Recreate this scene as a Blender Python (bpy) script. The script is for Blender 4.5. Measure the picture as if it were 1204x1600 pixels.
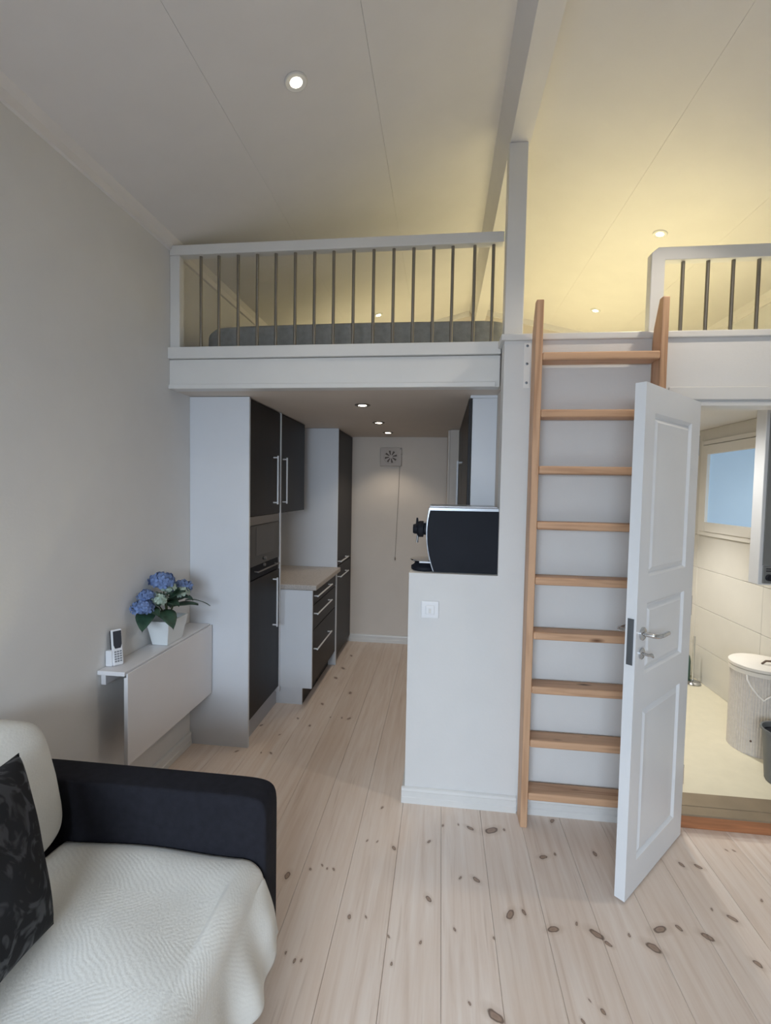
import bpy, bmesh, math, random
from mathutils import Vector, Matrix
random.seed(7)
S = bpy.context.scene
C = S.collection
for o in list(bpy.data.objects): bpy.data.objects.remove(o)

# ------------------------------------------------------------------ camera
PITCH, YAW, ROLL, FPX, EYE = -0.0466820, -0.1160236, 0.0180925, 745.604, 1.6
cy, sy, cp, sp = math.cos(YAW), math.sin(YAW), math.cos(PITCH), math.sin(PITCH)
fwd = Vector((sy*cp, cy*cp, sp)); right = Vector((cy, -sy, 0)); up = right.cross(fwd)
r2 = right*math.cos(ROLL) + up*math.sin(ROLL); u2 = up*math.cos(ROLL) - right*math.sin(ROLL)
cam = bpy.data.objects.new('camera', bpy.data.cameras.new('camera')); C.objects.link(cam)
cam.matrix_world = Matrix(((r2.x, u2.x, -fwd.x, 0), (r2.y, u2.y, -fwd.y, 0), (r2.z, u2.z, -fwd.z, EYE), (0, 0, 0, 1)))
cam.data.sensor_fit = 'VERTICAL'; cam.data.sensor_height = 36; cam.data.lens = FPX*36/1600
cam.data.clip_start = .02
S.camera = cam

# ------------------------------------------------------------------ world, daylight, exposure
w = bpy.data.worlds.new('world'); S.world = w; w.use_nodes = True
w.node_tree.nodes['Background'].inputs[0].default_value = (.62, .76, 1, 1)
w.node_tree.nodes['Background'].inputs[1].default_value = 0.6
def area(name, loc, rot, sx, sy_, power, col):
    l = bpy.data.lights.new(name, 'AREA'); l.shape = 'RECTANGLE'; l.size = sx; l.size_y = sy_; l.energy = power; l.color = col
    o = bpy.data.objects.new(name, l); o.location = loc; o.rotation_euler = rot; C.objects.link(o); return o
DAY = area('window_daylight', (-.6, -3.1, 2.55), (math.radians(60), 0, 0), 3.2, 2.4, 720, (.71, .845, 1))
S.view_settings.view_transform = 'Standard'; S.view_settings.look = 'None'
S.view_settings.gamma = 1; S.view_settings.use_curve_mapping = False
S.view_settings.exposure = -0.28

# ------------------------------------------------------------------ materials
def lin(h):
    h = h.lstrip('#'); v = [int(h[i:i+2], 16)/255 for i in (0, 2, 4)]
    return tuple((c/12.92 if c <= .04045 else ((c+.055)/1.055)**2.4) for c in v) + (1,)
class NT:
    def __init__(s, name):
        s.m = bpy.data.materials.new(name); s.m.use_nodes = True; s.t = s.m.node_tree
        s.b = s.t.nodes['Principled BSDF']; s.l = s.t.links
    def n(s, typ, **kw):
        nd = s.t.nodes.new(typ)
        for k, v in kw.items(): setattr(nd, k, v)
        return nd
    def link(s, a, b): s.l.new(a, b)
    def math(s, op, a, b=None, c=None):
        nd = s.n('ShaderNodeMath', operation=op)
        for i, v in enumerate((a, b, c)):
            if v is None: continue
            if isinstance(v, (int, float)): nd.inputs[i].default_value = v
            else: s.link(v, nd.inputs[i])
        return nd.outputs[0]
    def mix(s, fac, a, b, blend='MIX'):
        nd = s.n('ShaderNodeMix', data_type='RGBA', blend_type=blend)
        for sock, v in ((nd.inputs[0], fac), (nd.inputs[6], a), (nd.inputs[7], b)):
            if isinstance(v, (int, float, tuple)): sock.default_value = v
            else: s.link(v, sock)
        return nd.outputs[2]
    def ramp(s, fac, stops):
        nd = s.n('ShaderNodeValToRGB'); e = nd.color_ramp.elements
        while len(e) < len(stops): e.new(.5)
        for i, (p, c) in enumerate(stops): e[i].position = p; e[i].color = c
        s.link(fac, nd.inputs[0]); return nd.outputs[0]
def mat(name, col, rough=.5, metal=0, var=.04, scale=6, bump=0., bscale=60, stretch=(1, 1, 1), emit=None, estr=0, coat=0, spec=.5):
    t = NT(name); b = t.b
    tc = t.n('ShaderNodeTexCoord'); mp = t.n('ShaderNodeMapping'); mp.inputs['Scale'].default_value = stretch
    t.link(tc.outputs['Object'], mp.inputs[0])
    nz = t.n('ShaderNodeTexNoise'); nz.inputs['Scale'].default_value = scale; nz.inputs['Detail'].default_value = 4
    t.link(mp.outputs[0], nz.inputs['Vector'])
    c = lin(col)
    lo = tuple(max(0, x*(1-var)) for x in c[:3]) + (1,); hi = tuple(min(1, x*(1+var)) for x in c[:3]) + (1,)
    t.link(t.ramp(nz.outputs['Fac'], [(.3, lo), (.7, hi)]), b.inputs['Base Color'])
    b.inputs['Roughness'].default_value = rough; b.inputs['Metallic'].default_value = metal
    b.inputs['Coat Weight'].default_value = coat; b.inputs['Specular IOR Level'].default_value = spec
    if bump:
        n2 = t.n('ShaderNodeTexNoise'); n2.inputs['Scale'].default_value = bscale; n2.inputs['Detail'].default_value = 3
        t.link(mp.outputs[0], n2.inputs['Vector'])
        bp = t.n('ShaderNodeBump'); bp.inputs['Strength'].default_value = bump; bp.inputs['Distance'].default_value = .003
        t.link(n2.outputs['Fac'], bp.inputs['Height']); t.link(bp.outputs[0], b.inputs['Normal'])
    if emit:
        b.inputs['Emission Color'].default_value = lin(emit); b.inputs['Emission Strength'].default_value = estr
    return t.m
M = {}
M['wall'] = mat('wall_paint', '#dcdbd9', .75, bump=.12, bscale=90, var=.015)
M['wallk'] = mat('kitchen_wall_paint', '#d9d0c6', .75, bump=.12, bscale=90, var=.015)
M['ceil'] = mat('ceiling_board', '#e2dfdd', .7, bump=.08, bscale=120, var=.015)
M['trim'] = mat('white_gloss_trim', '#dcdbd8', .38, var=.015)
M['door'] = mat('white_door_lacquer', '#e4e6e8', .33, var=.01)
M['white'] = mat('white_laminate', '#d6d9de', .42, var=.012)
M['table'] = mat('white_table_laminate', '#dcdadb', .4, var=.012)
M['dark'] = mat('dark_brown_laminate', '#1c191b', .42, spec=.25, var=.25, scale=9, stretch=(1, 1, .12), bump=.05, bscale=40)
M['steel'] = mat('brushed_steel', '#b9b9b8', .3, metal=1, var=.05, scale=40, stretch=(1, 1, 12))
M['balu'] = mat('satin_steel_rod', '#8d8880', .42, metal=1, var=.05)
M['chrome'] = mat('chrome', '#c9cbcd', .14, metal=1, var=.02)
M['lockplate'] = mat('dull_steel_plate', '#7d8288', .4, metal=1, var=.05)
M['handle'] = mat('white_metal_handle', '#dfe2e6', .3, var=.01)
M['worktop'] = mat('speckled_stone_laminate', '#b5aea8', .4, var=.22, scale=140, bump=.03, bscale=150)
M['toekick'] = mat('grey_plinth', '#b4b6bd', .45, var=.02)
M['black'] = mat('black_plastic', '#1a1d25', .6, var=.1, spec=.2)
M['blackg'] = mat('black_glass', '#1c1c1f', .12, var=.05)
M['mwwin'] = mat('smoked_window_glass', '#39383a', .2, var=.05)
M['mwtrim'] = mat('microwave_frame_steel', '#7f7b78', .4, metal=.6, var=.05)
M['silver'] = mat('silver_plastic', '#c5c9ce', .3, metal=.5, var=.02)
M['mattress'] = mat('grey_mattress_ticking', '#8b8b88', .9, var=.12, scale=30, bump=.4, bscale=220)
M['blackfab'] = mat('black_sofa_fabric', '#212127', .92, var=.15, scale=40, bump=.35, bscale=400, spec=.2)
M['frame'] = mat('window_frame_paint', '#e2dfd8', .45, var=.015)
M['bathfloor'] = mat('bathroom_vinyl', '#d9d2bb', .45, var=.03, scale=14)
M['tile'] = mat('cream_wall_tile', '#d3d0c8', .3, var=.025, scale=5)
M['grout'] = mat('tile_grout', '#c2bcb0', .8)
M['thresh'] = mat('threshold_oak', '#a9714c', .45, var=.2, scale=10, stretch=(.6, 8, 8), bump=.05)
M['threshm'] = mat('threshold_strip', '#8f806b', .45, metal=.3, var=.08, scale=10)
M['basket'] = mat('ribbed_basket', '#d3cdc6', .7, var=.06, scale=60)
M['dotbrown'] = mat('brown_stud', '#5a4536', .5)
M['lid'] = mat('basket_lid', '#e0dbd3', .6, var=.03)
M['bucket'] = mat('grey_bucket', '#6d7072', .5, var=.05)
M['wire'] = mat('white_wire', '#eceae6', .35)
M['greyf'] = mat('grey_cabinet_side', '#717476', .45, var=.03)
M['leaf'] = mat('hydrangea_leaf', '#2f4a3a', .5, var=.35, scale=35, bump=.3, bscale=90)
M['petalb'] = mat('blue_petal', '#6b82b0', .7, var=.35, scale=45)
M['petalg'] = mat('pale_green_petal', '#a9bcae', .7, var=.25, scale=45)
M['pot'] = mat('white_ceramic', '#dde1e2', .28, var=.01)
M['stem'] = mat('plant_stem', '#4b5a38', .6, var=.2)
M['phonew'] = mat('white_phone_plastic', '#dcdde0', .35, var=.01)
M['screen'] = mat('phone_screen', '#2c2f38', .2)
M['key'] = mat('phone_key', '#75787f', .5)
M['switch'] = mat('switch_plastic', '#e9eaec', .3, var=.01)
M['fan'] = mat('fan_grille_plastic', '#b9b0a9', .5, var=.03)
M['fanslot'] = mat('fan_slot', '#5e5650', .7)
M['cord'] = mat('pull_cord', '#8c8279', .8)
M['pane'] = mat('frosted_daylit_pane', '#93aabf', .5, var=.03, scale=3, emit='#98b9d8', estr=.62)
M['lampw'] = mat('lamp_lens', '#fff6e0', .4, emit='#fff1d6', estr=30)
M['lampy'] = mat('warm_lamp_lens', '#fff0c0', .4, emit='#ffefbf', estr=22)
M['subfloor'] = mat('floor_underlay', '#57483b', .9, var=.1)
M['green'] = mat('green_bottle_plastic', '#3c5a4e', .35, var=.05)

def wood(name, base, dark, axis='z', rough=.5):
    t = NT(name); tc = t.n('ShaderNodeTexCoord'); mp = t.n('ShaderNodeMapping')
    k = {'z': (14, 14, .9), 'x': (.9, 14, 14)}[axis]; mp.inputs['Scale'].default_value = k
    t.link(tc.outputs['Object'], mp.inputs[0])
    oi = t.n('ShaderNodeObjectInfo'); sh = t.n('ShaderNodeVectorMath', operation='ADD')
    t.link(mp.outputs[0], sh.inputs[0]); cx = t.n('ShaderNodeCombineXYZ')
    rr = t.math('MULTIPLY', oi.outputs['Random'], 40.0)
    for i in range(3): t.link(rr, cx.inputs[i])
    t.link(cx.outputs[0], sh.inputs[1])
    nz = t.n('ShaderNodeTexNoise'); nz.inputs['Scale'].default_value = 2.2; nz.inputs['Detail'].default_value = 6; nz.inputs['Distortion'].default_value = .6
    t.link(sh.outputs[0], nz.inputs['Vector'])
    c = t.ramp(nz.outputs['Fac'], [(.32, lin(dark)), (.5, lin(base)), (.75, tuple(min(1, v*1.12) for v in lin(base)))])
    # scattered knots
    m2 = t.n('ShaderNodeMapping'); m2.inputs['Scale'].default_value = {'z': (9, 9, 3.2), 'x': (3.2, 9, 9)}[axis]
    t.link(tc.outputs['Object'], m2.inputs[0]); s2 = t.n('ShaderNodeVectorMath', operation='ADD'); t.link(m2.outputs[0], s2.inputs[0]); t.link(cx.outputs[0], s2.inputs[1])
    vo = t.n('ShaderNodeTexVoronoi'); vo.inputs['Scale'].default_value = 1; t.link(s2.outputs[0], vo.inputs['Vector'])
    kf = t.ramp(vo.outputs['Distance'], [(.03, (1, 1, 1, 1)), (.13, (0, 0, 0, 1))])
    c = t.mix(kf, c, lin('#5d3a22'))
    t.link(c, t.b.inputs['Base Color']); t.b.inputs['Roughness'].default_value = rough
    bp = t.n('ShaderNodeBump'); bp.inputs['Strength'].default_value = .08; bp.inputs['Distance'].default_value = .002
    t.link(nz.outputs['Fac'], bp.inputs['Height']); t.link(bp.outputs[0], t.b.inputs['Normal'])
    return t.m
M['pinez'] = wood('pine_stringer', '#c9a17f', '#ad8362', 'z')
M['pinex'] = wood('pine_tread', '#cba280', '#ae8463', 'x')

KNOTS = [(0.044,2.231,.0078),(0.118,2.25,.0063),(0.171,2.231,.0156),(0.271,2.231,.0265),(0.332,2.245,.0078),(0.575,2.339,.0131),(-0.02,2.115,.0089),(-0.173,2.057,.0115),(-0.299,2.084,.0058),(-0.254,2.085,.0058),(-0.466,1.915,.0054),(-0.44,1.9,.0053),(-0.413,1.904,.0067),(-0.595,1.843,.0155),(-0.51,1.888,.0066),(0.115,1.931,.0081),(0.18,1.929,.0135),(-0.014,1.81,.0139),(-0.306,1.691,.0095),(-0.245,1.699,.0059),(0.086,1.692,.0071),(0.295,1.782,.0187),(0.349,1.799,.0101),(0.445,1.742,.0171),(0.537,1.776,.0074),(0.598,1.741,.0219),(0.627,1.709,.0108),(0.714,1.755,.0061),(0.837,1.794,.0213),(0.909,1.809,.0114),(0.782,1.716,.0216),(0.995,1.787,.0175),(1.131,1.881,.0158),(1.07,2.132,.0119),(1.137,2.132,.0134),(1.316,2.251,.0063),(1.349,2.256,.0063),(1.298,1.981,.0069),(1.113,1.702,.0131),(1.075,1.912,.0053),(0.482,2.096,.0147),(0.537,2.119,.0074),(0.714,2.146,.012),(-0.037,1.625,.0068),(-0.13,1.536,.0064),(-0.457,1.502,.0073),(-0.435,1.506,.0053),(-0.495,1.525,.0053),(0.224,1.679,.0059),(0.201,1.418,.0218),(0.124,1.443,.005),(0.503,1.502,.0042),(0.533,1.473,.0093),(-0.151,1.634,.0057),(0.464,1.438,.007),(-0.26,2.32,.0081),(-0.825,4.455,.0156),(-0.836,4.123,.0185),(-0.853,3.899,.0175),(-0.676,3.627,.0163),(-0.657,3.214,.008),(-0.604,3.211,.0144),(-0.957,3.161,.0095),(-0.847,3.072,.0107),(-1.006,2.93,.0066),(-1.169,3.028,.0113),(-1.045,2.71,.0061),(-0.985,2.71,.0102),(-1.197,2.703,.0095),(-0.844,3.403,.0136),(-0.737,3.212,.0064)]
def floor_mat():
    t = NT('whitewashed_pine_planks')
    ge = t.n('ShaderNodeNewGeometry'); oi = t.n('ShaderNodeObjectInfo')
    # slight warp so that the knots are not perfect ellipses
    wn = t.n('ShaderNodeTexNoise'); wn.inputs['Scale'].default_value = 28; t.link(ge.outputs['Position'], wn.inputs['Vector'])
    wv = t.n('ShaderNodeVectorMath', operation='MULTIPLY_ADD'); t.link(wn.outputs['Color'], wv.inputs[0])
    wv.inputs[1].default_value = (.012, .016, 0); t.link(ge.outputs['Position'], wv.inputs[2])
    acc = None
    rk = random.Random(3)
    tilt = {2: .9, 3: -1.1, 16: .8, 17: .4, 21: -.6, 23: -1.3, 25: .9, 26: .8, 28: -1.2, 29: .6, 30: .9, 31: .9, 32: .7, 34: .9, 38: .6, 40: -1.2, 49: .9}
    for i, (x, y, r) in enumerate(KNOTS):
        a = tilt.get(i, rk.uniform(-.7, .7)); rx, ry = r*.62, r*1.22
        nd = t.n('ShaderNodeMapping', vector_type='TEXTURE')
        nd.inputs['Location'].default_value = (x+.006, y+.008, 0); nd.inputs['Rotation'].default_value = (0, 0, a); nd.inputs['Scale'].default_value = (rx, ry, 1)
        t.link(wv.outputs[0], nd.inputs['Vector'])
        ln = t.n('ShaderNodeVectorMath', operation='LENGTH'); t.link(nd.outputs[0], ln.inputs[0])
        acc = ln.outputs['Value'] if acc is None else t.math('MINIMUM', acc, ln.outputs['Value'])
    # grain along y
    mp = t.n('ShaderNodeMapping'); mp.inputs['Scale'].default_value = (22, 1.1, 1); t.link(ge.outputs['Position'], mp.inputs[0])
    ad = t.n('ShaderNodeVectorMath', operation='ADD'); t.link(mp.outputs[0], ad.inputs[0])
    cx = t.n('ShaderNodeCombineXYZ'); t.link(t.math('MULTIPLY', oi.outputs['Random'], 31.0), cx.inputs[1]); t.link(cx.outputs[0], ad.inputs[1])
    g = t.n('ShaderNodeTexNoise'); g.inputs['Scale'].default_value = 1.6; g.inputs['Detail'].default_value = 7; g.inputs['Roughness'].default_value = .6; g.inputs['Distortion'].default_value = .5
    t.link(ad.outputs[0], g.inputs['Vector'])
    base = t.ramp(g.outputs['Fac'], [(.24, lin('#d9c4b3')), (.45, lin('#e7d6c8')), (.62, lin('#eee0d4')), (.8, lin('#f2e7dc'))])
    # broad stains
    m3 = t.n('ShaderNodeMapping'); m3.inputs['Scale'].default_value = (5, .9, 1); t.link(ge.outputs['Position'], m3.inputs[0])
    g3 = t.n('ShaderNodeTexNoise'); g3.inputs['Scale'].default_value = 1.3; t.link(m3.outputs[0], g3.inputs['Vector'])
    base = t.mix(t.ramp(g3.outputs['Fac'], [(.45, (0, 0, 0, 1)), (.75, (.5, .5, .5, 1))]), base, lin('#e2cbb7'))
    # thin dark grain streaks
    m4 = t.n('ShaderNodeMapping'); m4.inputs['Scale'].default_value = (60, 2.2, 1); t.link(ge.outputs['Position'], m4.inputs[0])
    g4 = t.n('ShaderNodeTexNoise'); g4.inputs['Scale'].default_value = 1.2; g4.inputs['Detail'].default_value = 2; t.link(m4.outputs[0], g4.inputs['Vector'])
    base = t.mix(t.ramp(g4.outputs['Fac'], [(.64, (0, 0, 0, 1)), (.74, (.35, .35, .35, 1))]), base, lin('#bea692'))
    # plank to plank tone
    tone = t.ramp(oi.outputs['Random'], [(0, (.90, .88, .86, 1)), (1, (1, 1, 1, 1))])
    base = t.mix(1.0, base, tone, 'MULTIPLY')
    halo = t.ramp(t.math('MULTIPLY', acc, .25), [(.22, (1, 1, 1, 1)), (.6, (0, 0, 0, 1))])
    base = t.mix(t.math('MULTIPLY', halo, .35), base, lin('#a98c72'))
    kn = t.ramp(t.math('MULTIPLY', acc, .5), [(.0, lin('#8a6f5f')), (.28, lin('#9a806e')), (.42, lin('#543f33')), (.5, lin('#6f5849'))])
    km = t.ramp(t.math('MULTIPLY', acc, .5), [(.46, (1, 1, 1, 1)), (.56, (0, 0, 0, 1))])
    base = t.mix(t.math('MULTIPLY', km, .85), base, kn)
    t.link(base, t.b.inputs['Base Color']); t.b.inputs['Roughness'].default_value = .42
    bp = t.n('ShaderNodeBump'); bp.inputs['Strength'].default_value = .06; bp.inputs['Distance'].default_value = .002
    t.link(g.outputs['Fac'], bp.inputs['Height']); t.link(bp.outputs[0], t.b.inputs['Normal'])
    return t.m
M['floor'] = floor_mat()

def quilt_mat():
    t = NT('white_quilted_cotton'); ge = t.n('ShaderNodeNewGeometry'); sx = t.n('ShaderNodeSeparateXYZ')
    t.link(ge.outputs['Position'], sx.inputs[0])
    nz = t.n('ShaderNodeTexNoise'); nz.inputs['Scale'].default_value = 6; t.link(ge.outputs['Position'], nz.inputs['Vector'])
    tri = t.math('PINGPONG', t.math('ADD', sx.outputs[1], t.math('MULTIPLY', nz.outputs['Fac'], .09)), .13)
    along = t.math('SUBTRACT', sx.outputs[0], sx.outputs[2])
    d = t.math('ADD', t.math('MULTIPLY', along, .75), tri)
    wv = t.math('SINE', t.math('MULTIPLY', d, 420.0))
    n2 = t.n('ShaderNodeTexNoise'); n2.inputs['Scale'].default_value = 150; n2.inputs['Detail'].default_value = 3; t.link(ge.outputs['Position'], n2.inputs['Vector'])
    h = t.math('ADD', t.math('MULTIPLY', wv, t.math('MULTIPLY', nz.outputs['Fac'], .5)), t.math('MULTIPLY', n2.outputs['Fac'], 2.2))
    bp = t.n('ShaderNodeBump'); bp.inputs['Strength'].default_value = .24; bp.inputs['Distance'].default_value = .0016
    t.link(h, bp.inputs['Height']); t.link(bp.outputs[0], t.b.inputs['Normal'])
    t.link(t.ramp(nz.outputs['Fac'], [(.3, lin('#d9d8d2')), (.7, lin('#e4e3dd'))]), t.b.inputs['Base Color'])
    t.b.inputs['Roughness'].default_value = .95; t.b.inputs['Specular IOR Level'].default_value = .15
    return t.m
M['quilt'] = quilt_mat()
def velvet_mat():
    t = NT('black_patterned_velvet'); tc = t.n('ShaderNodeTexCoord')
    mp = t.n('ShaderNodeMapping'); mp.inputs['Scale'].default_value = (9, 9, 9); t.link(tc.outputs['Object'], mp.inputs[0])
    nz = t.n('ShaderNodeTexNoise'); nz.inputs['Scale'].default_value = 1.4; nz.inputs['Distortion'].default_value = 2.2; nz.inputs['Detail'].default_value = 2
    t.link(mp.outputs[0], nz.inputs['Vector'])
    f = t.ramp(nz.outputs['Fac'], [(.5, (0, 0, 0, 1)), (.62, (1, 1, 1, 1))])
    t.link(t.mix(f, lin('#141519'), lin('#34353a')), t.b.inputs['Base Color'])
    t.link(t.ramp(f, [(0, (.9, .9, .9, 1)), (1, (.45, .45, .45, 1))]), t.b.inputs['Roughness'])
    bp = t.n('ShaderNodeBump'); bp.inputs['Strength'].default_value = .3; bp.inputs['Distance'].default_value = .003
    t.link(nz.outputs['Fac'], bp.inputs['Height']); t.link(bp.outputs[0], t.b.inputs['Normal'])
    return t.m
M['velvet'] = velvet_mat()

# ------------------------------------------------------------------ mesh helpers
class MB:
    def __init__(s): s.v = []; s.f = []
    def add(s, vs, fs):
        o = len(s.v); s.v += [tuple(v) for v in vs]; s.f += [tuple(i+o for i in f) for f in fs]; return s
    def box(s, x0, x1, y0, y1, z0, z1):
        x0, x1 = sorted((x0, x1)); y0, y1 = sorted((y0, y1)); z0, z1 = sorted((z0, z1))
        return s.add([(x0,y0,z0),(x1,y0,z0),(x1,y1,z0),(x0,y1,z0),(x0,y0,z1),(x1,y0,z1),(x1,y1,z1),(x0,y1,z1)],
                     [(3,2,1,0),(4,5,6,7),(0,1,5,4),(1,2,6,5),(2,3,7,6),(3,0,4,7)])
    def prism(s, poly, a0, a1, axis):
        """poly: 2-D outline in the other two axes (in x,y,z order), extruded along axis"""
        def P(p, a):
            return {'x': (a, p[0], p[1]), 'y': (p[0], a, p[1]), 'z': (p[0], p[1], a)}[axis]
        n = len(poly); vs = [P(p, a0) for p in poly] + [P(p, a1) for p in poly]
        return s.add(vs, [tuple(range(n-1, -1, -1)), tuple(range(n, 2*n))] + [(i, (i+1) % n, n+(i+1) % n, n+i) for i in range(n)])
    def tube(s, pts, r, n=10, cap=True):
        pts = [Vector(p) for p in pts]; rs = r if isinstance(r, (list, tuple)) else [r]*len(pts)
        vs = []; fs = []; ref = None
        for i, p in enumerate(pts):
            d = (pts[min(i+1, len(pts)-1)] - pts[max(i-1, 0)]).normalized()
            if ref is None: ref = d.orthogonal().normalized()
            ref = (ref - d*ref.dot(d)).normalized(); b = d.cross(ref)
            for k in range(n):
                a = 2*math.pi*k/n; vs.append(p + (ref*math.cos(a) + b*math.sin(a))*rs[i])
        for i in range(len(pts)-1):
            for k in range(n): fs.append((i*n+k, i*n+(k+1) % n, (i+1)*n+(k+1) % n, (i+1)*n+k))
        if cap: fs += [tuple(range(n-1, -1, -1)), tuple(range((len(pts)-1)*n, len(pts)*n))]
        return s.add(vs, fs)
    def lathe(s, prof, c=(0, 0, 0), n=32, axis='z', rib=0, nr=0):
        vs = []; fs = []
        for (r, h) in prof:
            for k in range(n):
                a = 2*math.pi*k/n; q = r*(1 + (rib if k % 2 else 0))
                u, v = q*math.cos(a), q*math.sin(a)
                p = {'z': (u, v, h), 'y': (u, h, v), 'x': (h, u, v)}[axis]
                vs.append((c[0]+p[0], c[1]+p[1], c[2]+p[2]))
        for i in range(len(prof)-1):
            for k in range(n): fs.append((i*n+k, i*n+(k+1) % n, (i+1)*n+(k+1) % n, (i+1)*n+k))
        fs += [tuple(range(n-1, -1, -1)), tuple(range((len(prof)-1)*n, len(prof)*n))]
        return s.add(vs, fs)
    def grid(s, fn, nu, nv):
        vs = [fn(i/nu, j/nv) for i in range(nu+1) for j in range(nv+1)]
        fs = [(i*(nv+1)+j, (i+1)*(nv+1)+j, (i+1)*(nv+1)+j+1, i*(nv+1)+j+1) for i in range(nu) for j in range(nv)]
        return s.add(vs, fs)
    def squad(s, c, h, e=.25, fn=None, nu=40, nv=24):
        """rounded box / cushion (superquadric)"""
        pw = lambda v, q: math.copysign(abs(v)**q, v)
        vs = []
        for j in range(nv+1):
            ph = -math.pi/2 + math.pi*j/nv
            for i in range(nu):
                th = 2*math.pi*i/nu
                p = Vector((pw(math.cos(ph), e)*pw(math.cos(th), e)*h[0], pw(math.cos(ph), e)*pw(math.sin(th), e)*h[1], pw(math.sin(ph), e)*h[2]))
                if fn: p = fn(p)
                vs.append(p + Vector(c))
        fs = [(j*nu+i, j*nu+(i+1) % nu, (j+1)*nu+(i+1) % nu, (j+1)*nu+i) for j in range(nv) for i in range(nu)]
        return s.add(vs, fs)
    def build(s, name, m, parent=None, bevel=0, seg=2, smooth=None, origin=None, kind=None):
        me = bpy.data.meshes.new(name); o = bpy.data.objects.new(name, me)
        org = Vector(origin) if origin else Vector((0, 0, 0))
        me.from_pydata([tuple(Vector(v)-org) for v in s.v], [], s.f)
        bm = bmesh.new(); bm.from_mesh(me); bmesh.ops.remove_doubles(bm, verts=bm.verts, dist=1e-6)
        bmesh.ops.recalc_face_normals(bm, faces=bm.faces); bm.to_mesh(me); bm.free()
        o.location = org; C.objects.link(o)
        me.materials.append(m if not isinstance(m, str) else M[m])
        if smooth: 
            for p in me.polygons: p.use_smooth = True
            if smooth is not True:
                for e in me.edges: e.use_edge_sharp = False
                me.set_sharp_from_angle(angle=math.radians(smooth))
        if bevel:
            b = o.modifiers.new('bevel', 'BEVEL'); b.width = bevel; b.segments = seg; b.limit_method = 'ANGLE'; b.angle_limit = math.radians(40)
        if parent:
            o.parent = parent
            o.matrix_parent_inverse = parent_world(parent).inverted()
        if kind: o['kind'] = kind
        return o
def parent_world(p):
    m = p.matrix_basis.copy()
    if p.parent: m = parent_world(p.parent) @ p.matrix_parent_inverse @ m
    return m
def tag(o, label, cat, group=None, kind=None):
    o['label'] = label; o['category'] = cat
    if group: o['group'] = group
    if kind: o['kind'] = kind
    return o
def thing(name, label, cat, loc=(0, 0, 0), group=None, kind=None):
    o = bpy.data.objects.new(name, None); o.empty_display_size = .05; o.location = loc; C.objects.link(o)
    return tag(o, label, cat, group, kind)
def bx(*a): return MB().box(*a)
def struct(o, label, cat): return tag(o, label, cat, kind='structure')

# ------------------------------------------------------------------ the setting
XL, XR, YB, YN = -1.52, 2.16, 4.90, -1.62      # left / right wall faces, far wall, wall behind the camera
ZW = 2.95                                       # top of the side walls
YF = 2.385                                      # room-side face of the bathroom wall
YK = 2.53                                       # loft beam over the kitchen
SL = .251
XA, XB = .232, .40                              # where the roof slopes meet the ridge beam
zl = lambda x: ZW + SL*(x-XL)
zr = lambda x: ZW + SL*(XR-x)

fl = struct(bx(XL, XR, YN, YB, -.08, -.022).build('floor', 'subfloor'), 'whitewashed pine plank floor with dark knots', 'floor')
pw = .1925; x0 = .035 - 9*pw; proto = {}
for k in range(20):
    a, b = max(XL, x0+k*pw), min(XR, x0+(k+1)*pw)
    if b-a < .02: continue
    y1 = YB if b < .3 else 2.41
    mb = MB().prism([(a+.0005, -.02), (b-.0005, -.02), (b-.0005, -.0012), (b-.0020, 0), (a+.0020, 0), (a+.0005, -.0012)], YN, y1, 'y')
    mb.build('plank', 'floor', fl)

struct(bx(XL-.1, XL, YN, YB, -.08, ZW+.05).build('wall_left', 'wall'), 'plain white painted wall behind the sofa and drop-leaf table', 'wall')
struct(bx(XR, XR+.1, YN, YB, -.08, ZW+.05).build('wall_right', 'wall'), 'white painted side wall closing the loft on the right', 'wall')
struct(MB().prism([(XL, -.08), (XR, -.08), (XR, ZW), (XB, zr(XB)), (XA, zl(XA)), (XL, ZW)], YB, YB+.1, 'y').build('wall_back', 'wallk'), 'far gable wall of the kitchen and loft', 'wall')
# wall behind the camera with its big glazed opening
nb = MB(); nb.box(XL, -1.45, YN-.12, YN, -.08, ZW); nb.box(.25, XR, YN-.12, YN, -.08, ZW); nb.box(-1.45, .25, YN-.12, YN, 2.1, ZW)
nb.prism([(XL, ZW), (XR, ZW), (XB, zr(XB)), (XA, zl(XA))], YN-.12, YN, 'y')
struct(nb.build('wall_front', 'wall'), 'white wall behind the viewer with a wide window opening', 'wall')
wf = thing('window_2', 'wide white framed window behind the viewer', 'window', (-.6, YN, 0), kind='structure')
for (a, b, z0, z1) in ((-1.45, -1.40, 0, 2.1), (.20, .25, 0, 2.1), (-1.40, .20, 2.05, 2.1), (-1.40, .20, 0, .05)):
    bx(a, b, YN-.10, YN-.03, z0, z1).build('window_frame', 'trim', wf, .004)

# sloping ceilings, one board after the other with open joints
ce = thing('ceiling', 'white vaulted board ceiling sloping down to both walls', 'ceiling', (XA, 1.6, 3.4), kind='structure')
def panel(a, b, z, y0, y1):
    g = .0005
    MB().prism([(a+g, z(a+g)), (b-g, z(b-g)), (b-g, z(b-g)+.02), (a+g, z(a+g)+.02)], y0, y1, 'y').build('ceiling_panel', 'ceil', ce)
for a, b in ((XL, -.902), (-.902, -.311), (-.311, XA+.06)): panel(a, b, zl, YN, YB)
for a, b in ((XB-.05, .995), (.995, 1.59), (1.59, XR)): panel(a, b, zr, YN, YB)
MB().prism([(XL, ZW+.022), (XA+.08, zl(XA+.08)+.022), (XB-.06, zr(XB-.06)+.022), (XR, ZW+.022), (XR, ZW+.2), (.316, 3.75), (XL, ZW+.2)], YN, YB, 'y').build('roof_deck', 'ceil', ce)
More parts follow.
